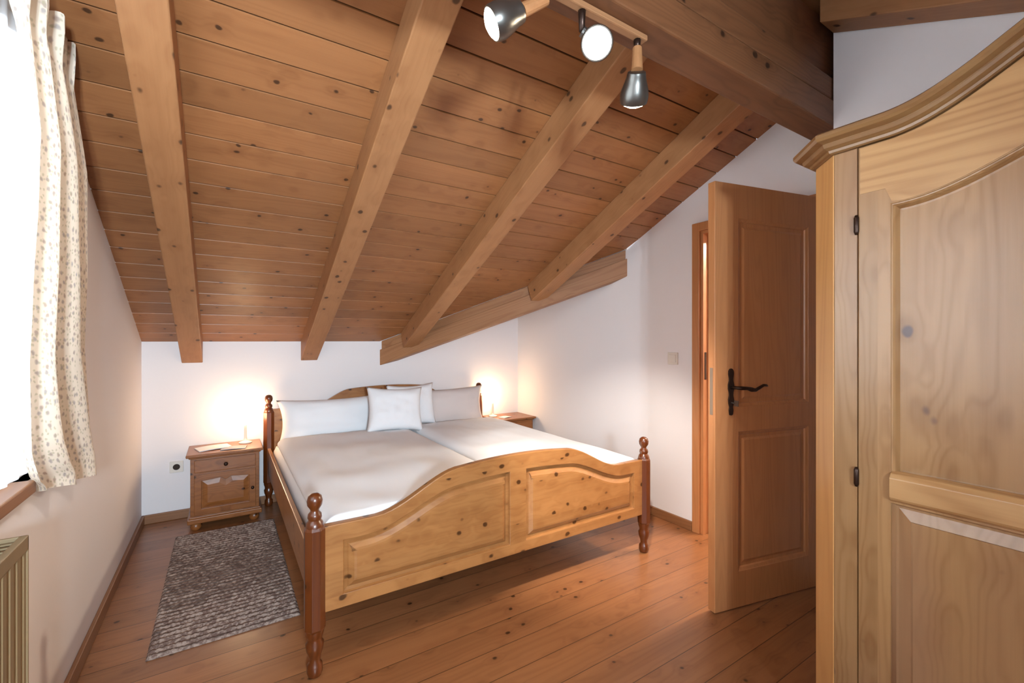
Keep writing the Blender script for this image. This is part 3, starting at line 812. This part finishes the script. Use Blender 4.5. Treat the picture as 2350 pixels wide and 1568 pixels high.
# doors
def wdoor(sg):
    y0, y1 = (.546, .004) if sg > 0 else (-.004, -.546)
    q = [y0+(y1-y0)*i/36 for i in range(37)]
    outer = [(y0, .13)]+[(y, dtop(y)) for y in q]+[(y1, .13)]
    ia, ib = (.470, .078) if sg > 0 else (-.078, -.470)
    pt = lambda y: 1.655+.14*(math.cos(PI*max(0, min(1, (abs(y))/.46)))+1)/2 if True else 0
    qq = [ia+(ib-ia)*i/30 for i in range(31)]
    up = [(ia, .905)]+[(y, pt(y)) for y in qq]+[(ib, .905)]
    lo = [(ia, .21), (ia, .832), (ib, .832), (ib, .21)]
    bm = bmesh.new(); plate(bm, [outer, up, lo], fw, -.004, .024)
    d = obj('door', WW(bm), M['ward_z'], wd, bevel=.0025)
    bm = bmesh.new(); loft2d(bm, [(inset(up, -.001), -.001), (inset(up, .003), .0), (inset(up, .007), .005), (inset(up, .013), .020), (inset(up, .018), .0205)], fw)
    obj('upper_panel', WW(bm), M['ward_z'], d)
    bm = bmesh.new(); loft2d(bm, [(inset(lo, -.001), -.001), (inset(lo, .006), .014), (inset(lo, .012), .014), (inset(lo, .040), .004), (inset(lo, .043), .008), (inset(lo, .046), .008)], fw)
    obj('lower_panel', WW(bm), M['ward_z'], d)
    # projecting middle rail with bevelled upper edge
    bm = bmesh.new(); pf = [(-.004, .838), (-.016, .846), (-.020, .852), (-.020, .905), (-.010, .917), (.010, .922), (.010, .838)]
    A = [bm.verts.new((FX+x, ia+.004*sg*0, z)) for x, z in pf]; B = [bm.verts.new((FX+x, ib, z)) for x, z in pf]
    for i in range(len(pf)):
        j = (i+1) % len(pf); bm.faces.new((A[i], A[j], B[j], B[i]))
    bm.faces.new(A); bm.faces.new(B)
    obj('middle_rail', WW(bm), M['ward_y'], d, bevel=.002)
    # arched top rail, horizontal grain, slightly proud of the stiles
    ra, rb = (.541, .009) if sg > 0 else (-.009, -.541)
    q2 = [ra+(rb-ra)*i/36 for i in range(37)]
    lower = [(y, max(1.70 if abs(y) > .474 else 0, pt(y)+.004)) for y in q2]
    bm = bmesh.new(); plate(bm, [[(y, dtop(y)-.004) for y in q2]+list(reversed(lower))], fw, -.0055, -.003)
    obj('top_rail', WW(bm), M['ward_y'], d)
    yy = sg*.549
    for z in (1.613, .885, .20):
        bm = bmesh.new()
        tube(bm, [(FX-.007, yy, z-.028), (FX-.007, yy, z-.020), (FX-.007, yy, z+.020), (FX-.007, yy, z+.028)], [.0035, .0065, .0065, .0035], 10)
        obj('hinge', WW(bm), M['iron'], d, smooth=True)
    bm = bmesh.new()
    if sg > 0:
        lathe(bm, [(0, 0), (.01, 0), (.008, .012), (.015, .022), (0, .03)], 0, 0, 16, Matrix.Translation((FX-.004, .04, 1.0)) @ Matrix.Rotation(-PI/2, 4, 'Y'))
        obj('knob', WW(bm), M['iron'], d, smooth=True)
    else: bm.free()
wdoor(1); wdoor(-1)
# cornice swept along side, canted corner, curved front
path = [(XB, YH, 0), (FX+CH, YH, 0), (FX, YH-CH, 0)]
fy = [(YH-CH)*(1-2*i/72) for i in range(73)][1:-1]
path += [(FX, y, crown(y)) for y in fy]+[(FX, -YH+CH, 0), (FX+CH, -YH, 0), (XB, -YH, 0)]
prof = [(-.012, .0), (.008, 0), (.014, .003), (.016, .010), (.022, .012), (.030, .016), (.034, .024), (.034, .028), (.040, .030), (.052, .034), (.058, .042), (.058, .052), (.05, .058), (-.012, .058)]
bm = bmesh.new(); secs = []
for i, (x, y, hz) in enumerate(path):
    p = Vector((x, y, 0)); a = Vector((*path[max(i-1, 0)][:2], 0)); b = Vector((*path[min(i+1, len(path)-1)][:2], 0))
    ns_ = []
    for d_ in ((p-a), (b-p)):
        if d_.length > 1e-6:
            d_.normalize(); n_ = Vector((-d_.y, d_.x, 0)); 
            ns_.append(-n_ if False else n_)
    m_ = sum(ns_, Vector((0, 0, 0))); 
    if len(ns_) == 2: m_ = m_/(max(.3, m_.length_squared/2)) if m_.length > 0 else m_
    # outward must point away from the wardrobe centre
    cen = Vector((1.86, 0, 0))
    sgn = 1 if m_.dot(p-cen) > 0 else -1
    secs.append([bm.verts.new((x+sgn*m_.x*o_, y+sgn*m_.y*o_, 1.838+hz+z)) for o_, z in prof])
for s1, s2 in zip(secs, secs[1:]):
    for k in range(len(prof)):
        kk = (k+1) % len(prof); bm.faces.new((s1[k], s1[kk], s2[kk], s2[k]))
bm.faces.new(secs[0]); bm.faces.new(secs[-1][::-1])
obj('cornice', WW(bm), M['cornice'], wd)
bm = bmesh.new(); plate(bm, [plan], lambda u, w, d: (u, w, d), 1.836, 1.856); obj('top', WW(bm), M['ward_lit'], wd)
bm = bmesh.new(); pl2 = inset(plan, -.018)
pl2 = [(min(XB, a), b) for a, b in pl2]
plate(bm, [pl2], lambda u, w, d: (u, w, d), .045, .105); obj('plinth', WW(bm), M['ward_y'], wd, bevel=.006)
for sg in (1, -1):
    for x in (1.63, 2.11):
        bm = bmesh.new(); lathe(bm, [(0, 0), (.03, 0), (.045, .015), (.045, .03), (.03, .046), (0, .046)], x, sg*.58, 20); obj('foot', WW(bm), M['ward_z'], wd, smooth=True)
# ------------------------------------------------------------------ ceiling spotlights on the ridge beam
t = thing('spotlight_rail', 'spotlight fixture with three metal heads on wooden arms under the ridge beam', 'ceiling light', (.85, .925, 2.2))
obj('rail', bx(-.20, .225, -.013, .013, -.018, 0), M['valley'], t, bevel=.004)
HEAD = [(0, 0), (.020, 0), (.026, -.003), (.028, -.010), (.0285, -.016), (.033, -.030), (.040, -.050), (.043, -.066), (.0425, -.078), (.040, -.088), (.037, -.088), (.036, -.078), (0, -.074)]
def spot(base, elbow, head_at, aim, arm_mat, name='spot_head'):
    """base on the rail, wooden arm from elbow to head, head axis along aim (its mouth)"""
    a = obj('arm', (lambda b_: (tube(b_, [elbow, head_at], [.014, .0175], 14), b_)[1])(bmesh.new()), arm_mat, t, smooth=False)
    bm = bmesh.new(); tube(bm, [base, (base[0], base[1], base[2]-.012), elbow], [.011, .010, .008], 10)
    j = obj('joint', bm, M['iron'], t, smooth=True)
    q = Vector((0, 0, -1)).rotation_difference(Vector(aim)).to_matrix().to_4x4()
    mt = Matrix.Translation(Vector(head_at)) @ q
    bm = bmesh.new(); lathe(bm, HEAD, 0, 0, 28, mt)
    h = obj('spot_head', bm, M['spot'], t, smooth=True); h.modifiers.new('es', 'EDGE_SPLIT').split_angle = math.radians(40)
    bm = bmesh.new(); lathe(bm, [(0, -.068), (.036, -.070), (.0375, -.080), (.03, -.093), (.016, -.099), (0, -.101)], 0, 0, 24, mt)
    obj('bulb', bm, M['spotglow'], h, smooth=True, label='glowing bulb')
    return Vector(t.location)+Vector(head_at), Vector(aim).normalized()
SP = []
SP.append(spot((.192, 0, -.02), (.192, 0, -.045), (.184, -.006, -.118), (.42, .53, -.74), M['rafter']))
SP.append(spot((-.027, 0, -.02), (-.027, 0, -.075), (.016, -.013, -.10), (-.577, -.607, -.548), M['spot']))
SP.append(spot((-.15, 0, -.02), (-.15, 0, -.04), (-.215, .015, -.085), (-.80, .36, -.48), M['rafter']))
# ------------------------------------------------------------------ lights
def area(name, loc, rot, sx, sy, power, col):
    l = D.lights.new(name, 'AREA'); l.shape = 'RECTANGLE'; l.size = sx; l.size_y = sy; l.energy = power; l.color = col
    o = D.objects.new(name, l); C.objects.link(o); o.location = loc; o.rotation_euler = rot; return o
area('daylight_side_window', (XL-.42, 1.12, 1.5), (0, -PI/2, 0), 1.2, 1.66, 74, (.86, .93, 1.0))
area('added_fill_rear', (-.08, YN-.19, 1.45), (PI/2, 0, 0), .28, .28, 300, (.72, .86, 1.0))  # added cool fill light, shining in through the added rear opening
for (p, a), e in zip(SP, (185, 20, 22)):
    l = D.lights.new('spot_bulb', 'SPOT'); l.energy = e; l.color = (1, .93, .84); l.spot_size = math.radians(56 if e > 100 else 95); l.spot_blend = .7; l.shadow_soft_size = .03
    o = D.objects.new('spot_bulb', l); C.objects.link(o); o.location = p+a*.145
    o.rotation_euler = a.to_track_quat('-Z', 'Y').to_euler()
l = D.lights.new('hall_lamp', 'POINT'); l.energy = 110; l.color = (1, .84, .62); l.shadow_soft_size = .08
o = D.objects.new('hall_lamp', l); C.objects.link(o); o.location = (3.6, 1.2, 2.2)
w = D.worlds.new('World'); bpy.context.scene.world = w; w.use_nodes = True
w.node_tree.nodes['Background'].inputs[0].default_value = (.80, .88, 1, 1); w.node_tree.nodes['Background'].inputs[1].default_value = 1.2
# ------------------------------------------------------------------ camera
cam = D.cameras.new('camera'); co = D.objects.new('camera', cam); C.objects.link(co)
cam.sensor_width = 36; cam.lens = 1027/2350*36; cam.clip_start = .02
yaw = math.atan2(.5414, .8408)
co.location = (0, 0, 1.28); co.rotation_euler = (PI/2, 0, -yaw)
cam.shift_y = -(784-781)/2350
sc = bpy.context.scene; sc.camera = co
sc.view_settings.view_transform = 'Standard'; sc.view_settings.look = 'None'; sc.view_settings.gamma = 1
sc.view_settings.use_curve_mapping = False; sc.view_settings.exposure = 0.3
